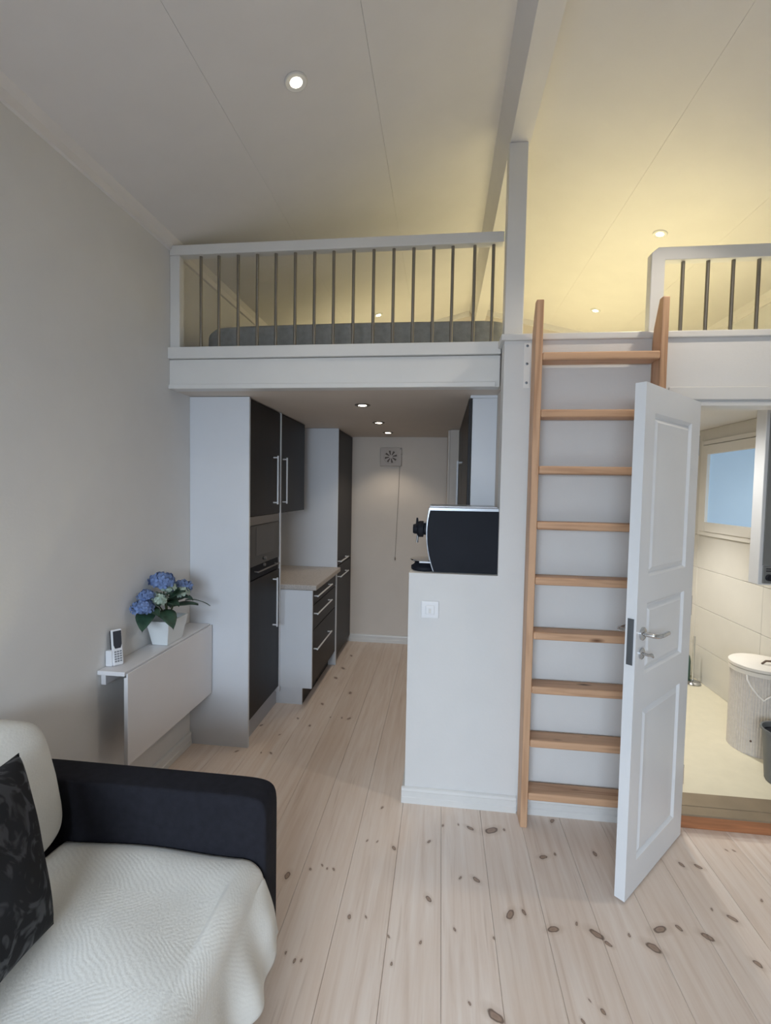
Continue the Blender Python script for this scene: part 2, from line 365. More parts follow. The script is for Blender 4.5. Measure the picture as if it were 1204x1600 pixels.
# ridge beam with its cove
rb = struct(MB().prism([(XA, zl(XA)+.004), (XA+.012, zl(XA)-.016), (.262, 3.345), (.288, 3.297), (.292, 3.29), (.388, 3.29), (XB, zr(XB)+.004)], YN, YB, 'y').build('ridge_beam', 'ceil'),
            'white boxed ridge beam running along the top of the ceiling', 'beam')
# cornices where wall and ceiling meet
MBt = MB().prism([(XL, ZW-.055), (XL+.012, ZW-.05), (XL+.02, ZW-.02), (XL+.045, zl(XL+.045)+.003), (XL, ZW+.01)], YN, YB, 'y')
struct(MBt.build('trim_1', 'ceil'), 'white cornice strip along the top of the left wall', 'trim')
MBt = MB().prism([(XR, ZW-.055), (XR-.012, ZW-.05), (XR-.02, ZW-.02), (XR-.045, zr(XR-.045)+.003), (XR, ZW+.01)], YN, YB, 'y')
struct(MBt.build('trim_2', 'ceil'), 'white cornice strip along the top of the right wall', 'trim')
g2 = MB()
g2.prism([(XL, ZW-.05), (XL, ZW), (XA, zl(XA)), (XA, zl(XA)-.05)], YB-.015, YB, 'y'); g2.prism([(XR, ZW-.05), (XB, zr(XB)-.05), (XB, zr(XB)), (XR, ZW)], YB-.015, YB, 'y')
struct(g2.build('trim_3', 'ceil'), 'pale strip along the far loft gable under the ceiling', 'trim')

# wall with the ladder and the bathroom opening; half-height wall carrying the coffee machine
OX0, OX1, OZ = 1.15, 1.78, 2.035
wm = MB(); wm.box(.285, OX0, YF, YF+.1, -.02, 2.325); wm.box(OX0, OX1, YF, YF+.1, OZ, 2.325); wm.box(OX1, XR, YF, YF+.1, -.02, 2.325)
struct(wm.build('wall_bathroom', 'wall'), 'white wall behind the ladder with the bathroom doorway', 'wall')
struct(MB().prism([(-.153, YF), (.285, YF), (.285, YF+.1001), (.2999, YF+.1001), (.2999, YF+.33), (-.153, YF+.33)], -.02, 1.185, 'z').build('wall_peninsula', 'wall'), 'white half-height wall at the kitchen entrance carrying the coffee machine', 'wall')
struct(bx(.30, .40, YF+.101, YB, -.02, 2.14).build('wall_kitchen_right', 'wallk'), 'white partition wall between kitchen and bathroom', 'wall')
struct(bx(XL, .2995, YK+.07, YB, 2.14, 2.33).build('ceiling_kitchen', 'wallk'), 'low white kitchen ceiling under the loft with recessed spots', 'ceiling')
struct(bx(.3005, XR, YF+.101, YB, 2.14, 2.33).build('ceiling_bathroom', 'ceil'), 'white bathroom ceiling under the loft', 'ceiling')
struct(bx(XL, XR, YK+.072, YB, 2.331, 2.352).build('floor_loft', 'trim'), 'white loft floor behind the railings', 'floor')
# loft beam and cap boards
lb = struct(bx(XL, .284, YK, YK+.068, 2.138, 2.30).build('trim_4', 'trim', bevel=.004), 'white loft edge beam above the kitchen entrance', 'beam')
bx(XL, .284, YK-.018, YK+.071, 2.302, 2.365).build('cap_board', 'trim', lb, .004)
bx(XL, .262, YK-.010, YK-.0005, 2.138, 2.163).build('lower_strip', 'trim', lb, .003)
cb = struct(bx(.268, XR, YF-.014, YK+.07, 2.3255, 2.356).build('trim_5', 'trim', bevel=.004), 'white cap board on top of the ladder wall', 'trim')
# door casing and frame
dc = thing('trim_6', 'white casing and frame round the bathroom doorway', 'trim', (OX0, YF, 0), kind='structure')
bx(OX0-.115, OX1+.07, YF-.014, YF-.0005, OZ+.005, 2.10).build('head_casing', 'trim', dc, .004)
bx(OX0-.075, OX0-.008, YF-.014, YF-.0005, .0, OZ+.004).build('side_casing', 'trim', dc, .004)
bx(OX1+.008, OX1+.07, YF-.014, YF-.0005, .0, OZ+.004).build('side_casing', 'trim', dc, .004)
bx(OX0, OX1, YF-.006, YF+.11, OZ-.022, OZ-.0005).build('head_jamb', 'trim', dc, .003)
bx(OX0+.0005, OX0+.022, YF-.006, YF+.11, .09, OZ-.023).build('side_jamb', 'trim', dc, .003)
bx(OX1-.022, OX1-.0005, YF-.006, YF+.11, .09, OZ-.023).build('side_jamb', 'trim', dc, .003)
th = struct(bx(OX0-.02, OX1+.02, YF-.006, YF+.05, 0, .062).build('trim_7', 'thresh', bevel=.003), 'brown wooden threshold under the bathroom doorway', 'threshold')
bx(OX0-.02, OX1+.02, YF-.012, YF+.055, .063, .073).build('metal_edge', 'threshm', th, .003)
bx(OX0+.001, OX1-.001, YF+.056, YF+.165, .05, .0745).build('threshold_strip', 'threshm', th, .003)

# baseboards
def baseboard(name, a, b, axis, face, sgn, label):
    prof = [(0, 0), (.016, 0), (.016, .030), (.012, .034), (.012, .060), (.015, .064), (.012, .076), (.004, .081), (0, .081)]
    mb = MB()
    if axis == 'x': mb.prism([(face+sgn*p[0], p[1]) for p in prof], a, b, 'x')
    else: mb.prism([(face+sgn*p[0], p[1]) for p in prof], a, b, 'y')
    return struct(mb.build(name, 'trim'), label, 'baseboard')
baseboard('baseboard_peninsula', -.169, .405, 'x', YF, -1, 'white profiled skirting under the light switch')
baseboard('baseboard_peninsula_end', YF+.0005, YF+.33, 'y', -.153, -1, 'white profiled skirting round the end of the half wall')
baseboard('baseboard_bathroom', .45, OX0-.08, 'x', YF, -1, 'white profiled skirting behind the foot of the ladder')
baseboard('baseboard_back', -.93, .30, 'x', YB, -1, 'white profiled skirting at the far kitchen wall')
baseboard('baseboard_left', YN, 2.74, 'y', XL, 1, 'white profiled skirting along the left wall under the drop-leaf table')
# bathroom shell
struct(bx(.40, XR, YF+.168, YB, .0, .0715).build('floor_bathroom', 'bathfloor'), 'pale yellow raised bathroom floor', 'floor')
bw = struct(bx(XR-.012, XR-.0005, YF+.101, YB, .0715, 2.14).build('wall_bathroom_right', 'grout'), 'cream tiled bathroom wall with a small window', 'wall')
WY0, WY1, WZ0, WZ1 = 3.42, 4.245, 1.275, 2.045
tz = [.0715, .36, .68, 1.0, WZ0, WZ1, 2.14]; ty = [2.49, 3.0, WY0, WY1, YB]
for i in range(len(tz)-1):
    for j in range(len(ty)-1):
        if i == 4 and j == 2: continue
        bx(XR-.021, XR-.0121, ty[j]+.0012, ty[j+1]-.0012, tz[i]+.0012, tz[i+1]-.0012).build('tile', 'tile', bw, .0015, 1)
w1 = thing('window_1', 'small bathroom window with frosted blue daylit pane', 'window', (XR-.03, 3.83, WZ0), kind='structure')
def rectframe(y0, y1, z0, z1, wd, xa, xb, name, m, par, bev=.003):
    for (a, b, c, d) in ((y0, y0+wd, z0, z1), (y1-wd, y1, z0, z1), (y0+wd, y1-wd, z0, z0+wd), (y0+wd, y1-wd, z1-wd, z1)):
        bx(xa, xb, a, b, c, d).build(name, m, par, bev)
rectframe(WY0, WY1, WZ0, WZ1, .035, XR-.035, XR-.0125, 'casing', 'frame', w1)
rectframe(WY0+.04, WY1-.04, WZ0+.035, WZ1-.04, .075, XR-.045, XR-.0125, 'sash', 'frame', w1)
bx(XR-.022, XR-.0126, WY0+.11, WY1-.11, WZ0+.105, WZ1-.11).build('pane', 'pane', w1)

# ------------------------------------------------------------------ lamps
def lamp(name, label, group, pos, nrm, r, lens, power, col, cone=150, ring='trim', blend=.6):
    t = thing(name, label, 'ceiling light', pos, group)
    n = Vector(nrm).normalized(); q = n.to_track_quat('Z', 'Y').to_matrix().to_4x4()
    def place(mb, nm, m):
        mb.v = [tuple(Vector(pos) + (q @ Vector(v))) for v in mb.v]; return mb.build(nm, m, t, smooth=35)
    place(MB().lathe([(r*.72, .0005), (r, .0005), (r, .004), (r*.9, .007), (r*.72, .005)], n=28), 'rim', ring)
    place(MB().lathe([(r*.05, .002), (r*.66, .002), (r*.66, .004), (r*.4, .006), (r*.05, .007)], n=24), 'lens', lens)
    l = bpy.data.lights.new(name+'_bulb', 'SPOT'); l.energy = power; l.color = col; l.spot_size = math.radians(cone); l.spot_blend = blend; l.shadow_soft_size = r*.6
    o = bpy.data.objects.new('bulb', l); C.objects.link(o); p = Vector(pos) + n*.03
    o.matrix_world = Matrix.Translation(p) @ (-n).to_track_quat('-Z', 'Y').to_matrix().to_4x4() if False else Matrix.Translation(p) @ n.to_track_quat('-Z', 'Y').to_matrix().to_4x4()
    return t
nL, nR = (SL, 0, -1), (-SL, 0, -1)
WARM, YEL = (1, .86, .68), (1, .87, .49)
lamp('ceiling_spot', 'glaring white spot in the left ceiling slope above the sofa', 'spots in the vaulted ceiling', (-.6, 1.876, zl(-.6)), nL, .045, 'lampw', 8, (1, .9, .76), 118)
lamp('ceiling_spot', 'spot in the right ceiling slope in front of the ladder', 'spots in the vaulted ceiling', (1.27, 1.90, zr(1.27)), nR, .045, 'lampw', 34, (1, .88, .72), 112)
lamp('ceiling_spot', 'small warm spot low over the mattress seen between balusters', 'spots in the vaulted ceiling', (-.605, 4.358, zl(-.605)), nL, .042, 'lampy', 62, YEL, 110)
lamp('ceiling_spot', 'warm loft spot right above the short railing', 'spots in the vaulted ceiling', (1.272, 3.123, zr(1.272)), nR, .042, 'lampy', 105, YEL, 110)
lamp('ceiling_spot', 'small warm spot at the back of the loft above the ladder', 'spots in the vaulted ceiling', (1.277, 4.356, zr(1.277)), nR, .042, 'lampy', 85, YEL, 110)
for y, lb_ in ((3.042, 'nearest of the three recessed spots in the kitchen ceiling'), (3.834, 'middle one of the three recessed kitchen ceiling spots'), (4.502, 'farthest of the three recessed kitchen spots, near the fan')):
    lamp('kitchen_downlight', lb_, 'recessed spots in the kitchen ceiling', (-.515, y, 2.1395), (0, 0, -1), .050, 'lampw', 10, WARM, 110, 'balu')
lamp('bathroom_light', 'recessed spot far back in the bathroom ceiling', 'bathroom spots', (1.45, 3.85, 2.1395), (0, 0, -1), .045, 'lampw', 110, (1, .97, .90), 86)

lamp('bathroom_light', 'added unseen fill lamp in the bathroom ceiling, nearer the doorway', 'bathroom spots', (1.25, 3.15, 2.1395), (0, 0, -1), .045, 'lampw', 38, (1, .97, .90), 165)  # added wide fill lamp, brightens the dim upper bathroom walls

# ------------------------------------------------------------------ kitchen, left side
XF = -1.158
def bar_handle(p0, p1, off, par, m='handle', r=.006):
    p0, p1, off = Vector(p0), Vector(p1), Vector(off); d = (p1-p0).normalized()
    mb = MB().tube([p0+off, p1+off], r, 10)
    for q in (p0 + d*.012, p1 - d*.012): mb.tube([q, q+off], r*.85, 8)
    return mb.build('handle', m, par, smooth=40)
tc = thing('tall_cabinet', 'tall white sided cabinet with black doors around the built-in microwave', 'cabinet', (-1.34, 3.05, 0))
bx(XL+.001, XF+.014, 2.745, 2.764, .0, 2.137).build('side_panel', 'white', tc, .0015)
bx(XL+.001, XF+.006, 3.335, 3.350, .10, 2.137).build('side_panel', 'white', tc, .0015)
body = MB(); body.box(XL+.002, XF-.022, 2.765, 3.334, .13, 1.015); body.box(XL+.002, XF-.022, 2.765, 3.334, 1.425, 2.137); body.box(XL+.002, XF-.05, 2.765, 3.334, 1.0151, 1.03)
body.box(XL+.002, XL+.012, 2.765, 3.334, 1.03, 1.425)
body.build('body', 'white', tc)
d = bx(XF-.02, XF, 2.767, 3.333, 1.420, 2.132).build('door', 'dark', tc, .0015); bar_handle((XF, 3.20, 1.485), (XF, 3.20, 1.82), (.032, 0, 0), d)
d = bx(XF-.02, XF, 2.767, 3.333, .145, 1.016).build('door', 'dark', tc, .0015); bar_handle((XF, 3.205, .625), (XF, 3.205, .972), (.032, 0, 0), d)
bx(XF-.045, XF-.03, 2.765, 3.37, 0, .129).build('plinth', 'toekick', tc)
MB().box(XL+.05, XF-.06, 2.7645, 2.7648, 2.1375, 2.1385).build('filler_strip', 'white', tc)
mw = thing('microwave', 'black built-in microwave oven in the tall cabinet', 'microwave', (-1.3, 3.05, 1.031))
bx(XF-.30, XF-.02, 2.775, 3.325, 1.033, 1.40).build('housing', 'black', mw, .003)
fr = MB(); fr.box(XF-.0195, XF-.002, 2.767, 3.333, 1.362, 1.417); fr.box(XF-.0195, XF-.002, 2.767, 2.790, 1.02, 1.3615); fr.box(XF-.0195, XF-.002, 3.31, 3.333, 1.02, 1.3615)
fr.build('frame', 'mwtrim', mw, .001)
dr = bx(XF-.0195, XF+.004, 2.792, 3.308, 1.105, 1.360).build('door', 'blackg', mw, .002)
bx(XF+.0041, XF+.005, 2.885, 3.22, 1.165, 1.350).build('window', 'mwwin', dr)
bar_handle((XF-.001, 2.86, 1.068), (XF-.001, 3.25, 1.068), (.028, 0, 0), mw, 'mwtrim', .005)
bx(XF-.0195, XF-.001, 2.792, 3.308, 1.02, 1.104).build('control_panel', 'black', mw, .001)
for z in (1.135, 1.09): MB().lathe([(.003, 0), (.011, 0), (.011, .012), (.003, .013)], (XF+.004 if z > 1.11 else XF-.001, 3.03, z), 16, 'x').build('knob', 'mwtrim', mw, smooth=40)
uc = thing('wall_cabinet', 'black door wall cabinet hanging beside the tall microwave cabinet', 'cabinet', (-1.34, 3.65, 1.417))
bx(XL+.001, XF-.022, 3.3515, 3.95, 1.419, 2.137).build('body', 'white', uc, .001)
d = bx(XF-.02, XF, 3.353, 3.949, 1.417, 2.134).build('door', 'dark', uc, .0015); bar_handle((XF, 3.395, 1.485), (XF, 3.395, 1.82), (.032, 0, 0), d)
XD = -.925
bc = thing('drawer_cabinet', 'white sided base cabinet with three black drawers under the worktop', 'cabinet', (-1.2, 3.8, 0))
bx(XL+.001, XD+.012, 3.3515, 3.370, .131, .857).build('side_panel', 'white', bc, .001)
bx(XL+.002, XD-.022, 3.371, 4.185, .131, .857).build('body', 'white', bc)
for z0, z1, hz in ((.735, .852, .80), (.545, .729, .667), (.135, .539, .40)):
    d = bx(XD-.02, XD, 3.374, 4.168, z0, z1).build('drawer', 'dark', bc, .0015)
    bar_handle((XD, 3.43, hz), (XD, 3.90, hz), (.032, 0, 0), d)
bx(XD-.02, XD+.004, 4.1705, 4.1855, .02, .857).build('edge_strip', 'white', bc)
bx(-1.21, -.99, 3.372, 3.385, 0, .125).build('plinth', 'white', bc)
bx(-1.003, -.99, 3.3855, 4.184, 0, .125).build('plinth', 'dark', bc)
wt = tag(bx(XL+.001, -.885, 3.3515, 4.188, .858, .896).build('worktop', 'worktop', bevel=.006, seg=3), 'speckled grey stone-look worktop on the drawer cabinet', 'worktop')
ft = thing('larder_cabinet', 'full height larder cabinet with black doors at the far left of kitchen', 'cabinet', (-1.2, 4.5, 0))
bx(XL+.001, XD+.006, 4.190, 4.206, .0, 2.137).build('side_panel', 'white', ft, .001)
bx(XL+.002, XD-.022, 4.207, 4.885, .10, 2.137).build('body', 'white', ft)
d = bx(XD-.02, XD, 4.209, 4.883, .90, 2.133).build('door', 'dark', ft, .0015); bar_handle((XD, 4.24, .94), (XD, 4.60, .94), (.032, 0, 0), d)
d = bx(XD-.02, XD, 4.209, 4.883, .07, .893).build('door', 'dark', ft, .0015); bar_handle((XD, 4.24, .80), (XD, 4.60, .80), (.032, 0, 0), d)
bx(XD-.06, XD-.045, 4.207, 4.885, 0, .068).build('plinth', 'dark', ft)
# kitchen, right side
for y0, y1, hy, lab in ((2.745, 3.50, 3.44, 'grey-white wall cabinet with dark door above the coffee machine'), (3.503, 4.245, 3.56, 'dark door wall cabinet behind the one above the coffee machine')):
    u = thing('hanging_cabinet', lab, 'cabinet', (.22, (y0+y1)/2, 1.42), 'wall cabinets on the right of the kitchen')
    bx(.162, .299, y0, y1, 1.422, 2.122).build('body', 'white', u, .0015)
    bx(.150, .299, y0+.002, y1, 2.1235, 2.139).build('filler_strip', 'white', u)
    d = bx(.141, .161, y0+.003, y1-.003, 1.42, 2.12).build('door', 'dark', u, .0015)
    bar_handle((.141, hy, 1.47), (.141, hy, 1.815), (-.032, 0, 0), d)
rt = thing('slim_cabinet', 'narrow tall cabinet at the far right end of the kitchen', 'cabinet', (.2, 4.57, 0))
bx(.066, .299, 4.25, 4.88, .08, 2.135).build('body', 'wallk', rt, .0015)
bx(.047, .065, 4.252, 4.878, .085, 2.13).build('door', 'wallk', rt, .0015)
bx(.09, .299, 4.26, 4.88, 0, .079).build('plinth', 'toekick', rt)

# extractor fan on the far wall
fa = thing('extractor_fan', 'square wall extractor fan with radial slots on the far wall', 'fan', (-.522, YB-.02, 1.84))
bx(-.632, -.412, YB-.030, YB-.0005, 1.842, 2.032).build('grille_plate', 'fan', fa, .006, 3)
MB().lathe([(.002, -.034), (.070, -.034), (.074, -.0302)], (-.522, YB, 1.937), 32, 'y').build('round_cover', 'fan', fa, smooth=40)
for k in range(8):
    a = math.pi*2*k/8 + .25; c, s_ = math.cos(a), math.sin(a)
    P = lambda r, q: (-.522 + c*r - s_*q, 1.937 + s_*r + c*q)
    MB().prism([P(.018, -.004), P(.060, -.012), P(.064, .008), P(.020, .004)], YB-.0362, YB-.0342, 'y').build('slot', 'fanslot', fa)
MB().tube([(-.432, YB-.02, 1.845), (-.438, YB-.012, 1.6), (-.452, YB-.012, 1.2), (-.462, YB-.012, .905)], .0016, 6).build('pull_cord', 'cord', fa)
MB().lathe([(.002, 0), (.007, .004), (.008, .02), (.003, .035)], (-.462, YB-.012, .872), 12).build('cord_knob', 'cord', fa, smooth=40)
for px, pz in ((-.424, 2.018), (-.412, 1.965)): MB().lathe([(.001, -.036), (.007, -.034), (.008, -.030)], (px, YB, pz), 12, 'y').build('screw', 'chrome', fa, smooth=40)

# ------------------------------------------------------------------ coffee machine
cm = thing('coffee_machine', 'black sided espresso machine with silver rim on the half wall', 'coffee machine', (.11, 2.55, 1.185))
def prof(off, zt, zb):
    pts = [(.287+off*.3, zb), (.287+off*.3, zt)]
    for i in range(15):
        f = i/14; z = zt + (zb-zt)*f
        x = -.055 - .0715*f + .0965*f*f
        pts.append((x-off, z))
    return pts
MB().prism(prof(0, 1.500, 1.190), 2.410, 2.424, 'y').build('side_panel', 'black', cm, .002)
MB().prism(prof(0, 1.500, 1.190), 2.676, 2.690, 'y').build('side_panel', 'black', cm, .002)
MB().prism(prof(.006, 1.516, 1.188), 2.4245, 2.6755, 'y').build('body', 'silver', cm, .003)
MB().box(-.058, .278, 2.412, 2.688, 1.5165, 1.524).build('top_tray', 'silver', cm, .003)
gh = MB().lathe([(.004, -.120), (.022, -.118), (.026, -.105), (.026, -.088), (.036, -.083), (.042, -.070), (.042, -.040), (.030, -.036), (.030, .0)], (-.062+.0, 2.475, 1.40), 20, 'x')
gh.v = [(x if x > -.2 else x, y, z) for x, y, z in gh.v]
gh.v = [(-.062 + (x+.062)*.68, y, z) for x, y, z in gh.v]
gh.build('brew_group', 'black', cm, smooth=40)
MB().tube([(-.120, 2.475, 1.40), (-.122, 2.475, 1.458)], [.012, .004], 10).build('lever', 'black', cm, smooth=40)
MB().tube([(-.117, 2.475, 1.37), (-.121, 2.475, 1.328)], .006, 10).build('spout', 'chrome', cm, smooth=40)
MB().tube([(-.108, 2.468, 1.425), (-.09, 2.468, 1.432), (-.07, 2.468, 1.436)], .0045, 8).build('steam_pipe', 'chrome', cm, smooth=40)
MB().lathe([(.002, .0), (.068, .0), (.074, .006), (.074, .020), (.060, .028), (.050, .046), (.002, .046)], (-.076, 2.50, 1.186), 32).build('drip_tray_base', 'black', cm, smooth=40)
MB().lathe([(.002, 0), (.070, 0), (.080, .006), (.078, .011), (.002, .012)], (-.076, 2.50, 1.2325), 32).build('drip_tray', 'chrome', cm, smooth=40)
bx(-.105, -.04, 2.416, 2.432, 1.2305, 1.240).build('tray_edge', 'silver', cm, .002)

# light switch
sw = thing('light_switch', 'white square light switch on the half wall', 'switch', (-.044, YF, .97))
bx(-.088, .000, YF-.010, YF-.0005, .960, 1.046).build('plate', 'switch', sw, .004, 3)
bx(-.066, -.022, YF-.018, YF-.0101, .980, 1.026).build('rocker', 'switch', sw, .004, 3)
bx(-.050, -.038, YF-.0195, YF-.0182, .988, 1.012).build('dimmer_knob', 'trim', sw, .002)

# ------------------------------------------------------------------ ladder
la = thing('loft_ladder', 'upright pine loft ladder fixed to the white wall', 'ladder', (.69, 2.33, 0))
for a, b in ((.409, .442), (.949, .979)):
    MB().prism([(2.270, .0), (2.366, .0), (2.366, 2.30), (2.355, 2.36), (2.305, 2.475), (2.270, 2.475)], a, b, 'x').build('stringer', 'pinez', la, .004)
for k in range(9):
    z = .137 + .2582*k
    bx(.4425, .9485, 2.268, 2.366, z, z+.036).build('tread', 'pinex', la, .007, 3)
br = MB().box(.377, .408, YF-.0045, YF-.0006, 2.10, 2.315).build('bracket', 'wire', la, .001)
for z in (2.125, 2.215, 2.30): MB().lathe([(.001, -.008), (.006, -.0065), (.0065, -.0048)], (.392, YF, z), 12, 'y').build('screw', 'lockplate', br, smooth=40)
br2 = MB().box(.9795, 1.010, YF-.0045, YF-.0006, 2.10, 2.315).build('bracket', 'wire', la, .001)

# ------------------------------------------------------------------ door
A = Vector((.745, 1.887, 0)); ang = math.atan2(.446, .42); DW = .590
do = thing('door_1', 'white three-panel door standing open in front of the ladder', 'door', A, kind='structure')
Rz = Matrix.Rotation(ang, 4, 'Z'); T = Matrix.Translation(A) @ Rz
def dl(mb, nm, m, par, **k):
    mb.v = [tuple(T @ Vector(v)) for v in mb.v]; return mb.build(nm, m, par, **k)
pan = [(.135, .757), (.895, 1.176), (1.281, 1.913)]; pu0, pu1 = .090, .488
leaf = MB(); leaf.box(0, pu0, 0, .040, .010, 2.018); leaf.box(pu1, DW, 0, .040, .010, 2.018)
zs = [.010, .135, .757, .895, 1.176, 1.281, 1.913, 2.018]
for i in range(0, 8, 2): leaf.box(pu0, pu1, 0, .040, zs[i], zs[i+1])
dl(leaf, 'leaf', 'door', do)
for z0, z1 in pan:
    for side in (0, 1):
        mb = MB(); rings = [(0, 0), (.010, .010), (.016, .0105), (.026, .006), (.034, .0025), (.060, .0035)]
        vs = []; fs = []
        for off, dep in rings:
            y = dep if side == 0 else .040-dep
            vs += [(pu0+off, y, z0+off), (pu1-off, y, z0+off), (pu1-off, y, z1-off), (pu0+off, y, z1-off)]
        for r in range(len(rings)-1):
            for k in range(4): fs.append((r*4+k, r*4+(k+1) % 4, r*4+4+(k+1) % 4, r*4+4+k))
        fs.append(tuple(range(len(vs)-4, len(vs))))
        if side == 0:
            # close the panel as a solid slab towards the middle of the leaf
            b0 = len(vs); vs += [(pu0, .019, z0), (pu1, .019, z0), (pu1, .019, z1), (pu0, .019, z1)]
        else:
            b0 = len(vs); vs += [(pu0, .021, z0), (pu1, .021, z0), (pu1, .021, z1), (pu0, .021, z1)]
        for k in range(4): fs.append((k, (k+1) % 4, b0+(k+1) % 4, b0+k))
        fs.append((b0, b0+1, b0+2, b0+3))
        dl(mb.add(vs, fs), 'door_panel', 'door', do)
lp = dl(MB().box(-.0025, -.0002, .008, .032, .945, 1.125), 'lock_plate', 'lockplate', do, bevel=.003)
for sgn, yb in ((-1, 0), (1, .040)):
    e = lambda v: yb + sgn*v
    h = dl(MB().lathe([(.004, e(.0003)), (.026, e(.0003)), (.026, e(.006)), (.022, e(.009)), (.004, e(.009))], (.055, 0, 1.062), 24, 'y'), 'rosette', 'chrome', do, smooth=40)
    dl(MB().tube([(.055, e(.009), 1.062), (.055, e(.040), 1.062), (.060, e(.048), 1.061), (.075, e(.053), 1.059), (.12, e(.054), 1.056), (.175, e(.052), 1.055)], [.009, .009, .009, .009, .0085, .008], 12), 'lever_handle', 'chrome', h, smooth=50)
h = dl(MB().lathe([(.004, -.0003), (.022, -.0003), (.022, -.006), (.017, -.009), (.004, -.009)], (.052, 0, .985), 20, 'y'), 'key_rosette', 'chrome', do, smooth=40)
dl(MB().tube([(.052, -.009, .985), (.052, -.028, .985), (.070, -.032, .983), (.085, -.032, .972)], [.006, .006, .007, .005], 10), 'thumb_turn', 'chrome', h, smooth=50)
for z in (.25, 1.05, 1.78): dl(MB().tube([(DW+.006, .006, z), (DW+.006, .006, z+.09)], .007, 10), 'hinge', 'chrome', do, smooth=40)

# ------------------------------------------------------------------ loft: post, railings, mattress
tag(bx(.288, .378, 2.44, 2.528, 2.3565, 3.2895).build('loft_post', 'trim', bevel=.004), 'white square post from the loft edge up to the ridge beam', 'post')
r1 = thing('loft_railing', 'long white loft railing with sixteen metal balusters over the kitchen', 'railing', (-.6, 2.56, 2.365), 'loft railings')
bx(XL+.001, .287, 2.533, 2.588, 2.868, 2.922).build('top_rail', 'trim', r1, .004)
bx(XL+.001, -1.462, 2.536, 2.584, 2.3655, 2.8675).build('end_post', 'trim', r1, .003)
for x in (-1.349, -1.245, -1.134, -1.025, -.92, -.812, -.705, -.6, -.492, -.384, -.278, -.173, -.069, .03, .142, .237):
    MB().tube([(x, 2.56, 2.366), (x, 2.56, 2.8675)], .0085, 12).build('baluster', 'balu', r1, smooth=40)
r3 = thing('loft_railing', 'short white loft railing right of the ladder', 'railing', (1.5, 2.45, 2.356), 'loft railings')
MB().prism([(.955, 2.3565), (1.017, 2.3565), (1.017, 2.700), (XR-.001, 2.700), (XR-.001, 2.760), (.985, 2.760), (.955, 2.735)], 2.425, 2.475, 'y').build('corner_frame', 'trim', r3, .004)
for k in range(10):
    x = 1.106 + .1105*k
    if x < XR-.03: MB().tube([(x, 2.45, 2.357), (x, 2.45, 2.6995)], .0085, 12).build('baluster', 'balu', r3, smooth=40)
def mfn(p):
    f = math.sin(p.x*3.1+.6)*.006 + math.sin(p.x*8.3)*.004
    if p.z > 0: p.z += f - (.05 if p.x < -.80 else 0)*((-.80-p.x)/.10 if p.x < -.80 else 0)*.6
    return p
mt = thing('mattress', 'grey fabric mattress lying on the loft floor behind the railing', 'mattress', (-.53, 3.4, 2.352))
MB().squad((-.535, 3.42, 2.452), (.90, .72, .098), .16, mfn, 96, 32).build('mattress_body', 'mattress', mt, smooth=True)

# ------------------------------------------------------------------ drop-leaf table with plant and phone
tb = thing('drop_leaf_table', 'white wall-mounted drop-leaf table with its leaf folded down', 'table', (-1.44, 2.33, 0))
bx(XL+.002, -1.386, 1.945, 2.735, .744, .764).build('table_top', 'table', tb, .003)
MB().prism([(-1.370, .758), (-1.372, .335), (-1.391, .335), (-1.389, .738), (-1.3775, .740), (-1.3775, .758)], 1.945, 2.735, 'y').build('hanging_leaf', 'table', tb, .002)
bx(XL+.002, XL+.025, 1.97, 2.71, .690, .7415).build('wall_rail', 'table', tb, .002)
# hydrangea
pl = thing('potted_hydrangea', 'blue hydrangea in a square white pot on the drop-leaf table', 'potted plant', (-1.445, 2.38, .765))
PX, PY = -1.447, 2.385
def pot_ring(hx, hy, z): return [(PX-hx, PY-hy, z), (PX+hx, PY-hy, z), (PX+hx, PY+hy, z), (PX-hx, PY+hy, z)]
pv = pot_ring(.042, .072, .765) + pot_ring(.064, .096, .895) + pot_ring(.058, .090, .895) + pot_ring(.054, .086, .87)
pf = [(3, 2, 1, 0)] + [(r*4+k, r*4+(k+1) % 4, r*4+4+(k+1) % 4, r*4+4+k) for r in range(3) for k in range(4)] + [(12, 13, 14, 15)]
MB().add(pv, pf).build('pot', 'pot', pl, .002)
def head(c, r, m, n, seed):
    rr = random.Random(seed); mb = MB()
    for i in range(n):
        a = i*2.39996; zf = 1 - 1.55*(i+.5)/n; q = math.sqrt(max(0, 1-zf*zf))
        nn = Vector((q*math.cos(a), q*math.sin(a), zf*.8+.1)).normalized()
        p = Vector(c) + Vector((nn.x*r, nn.y*r, nn.z*r*.72))*rr.uniform(.86, 1.08)
        t1 = nn.orthogonal().normalized(); t1 = Matrix.Rotation(rr.uniform(0, 6.3), 3, nn) @ t1; t2 = nn.cross(t1); s_ = r*rr.uniform(.34, .46)
        for k in range(4):
            d1 = t1*math.cos(k*math.pi/2) + t2*math.sin(k*math.pi/2); d2 = nn.cross(d1); up_ = rr.uniform(.0, .5)
            o = len(mb.v)
            mb.v += [tuple(p), tuple(p+d1*s_*.45+d2*s_*.38+nn*s_*.1*up_), tuple(p+d1*s_*.85+d2*s_*.22+nn*s_*.35*up_), tuple(p+d1*s_*.85-d2*s_*.22+nn*s_*.3*up_), tuple(p+d1*s_*.45-d2*s_*.38+nn*s_*.1*up_)]
            mb.f.append((o, o+1, o+2, o+3, o+4))
    # heart of the head
    mb.squad(c, (r*.82, r*.82, r*.6), 1.0, None, 12, 8)
    return mb.build('flower_head', m, pl)
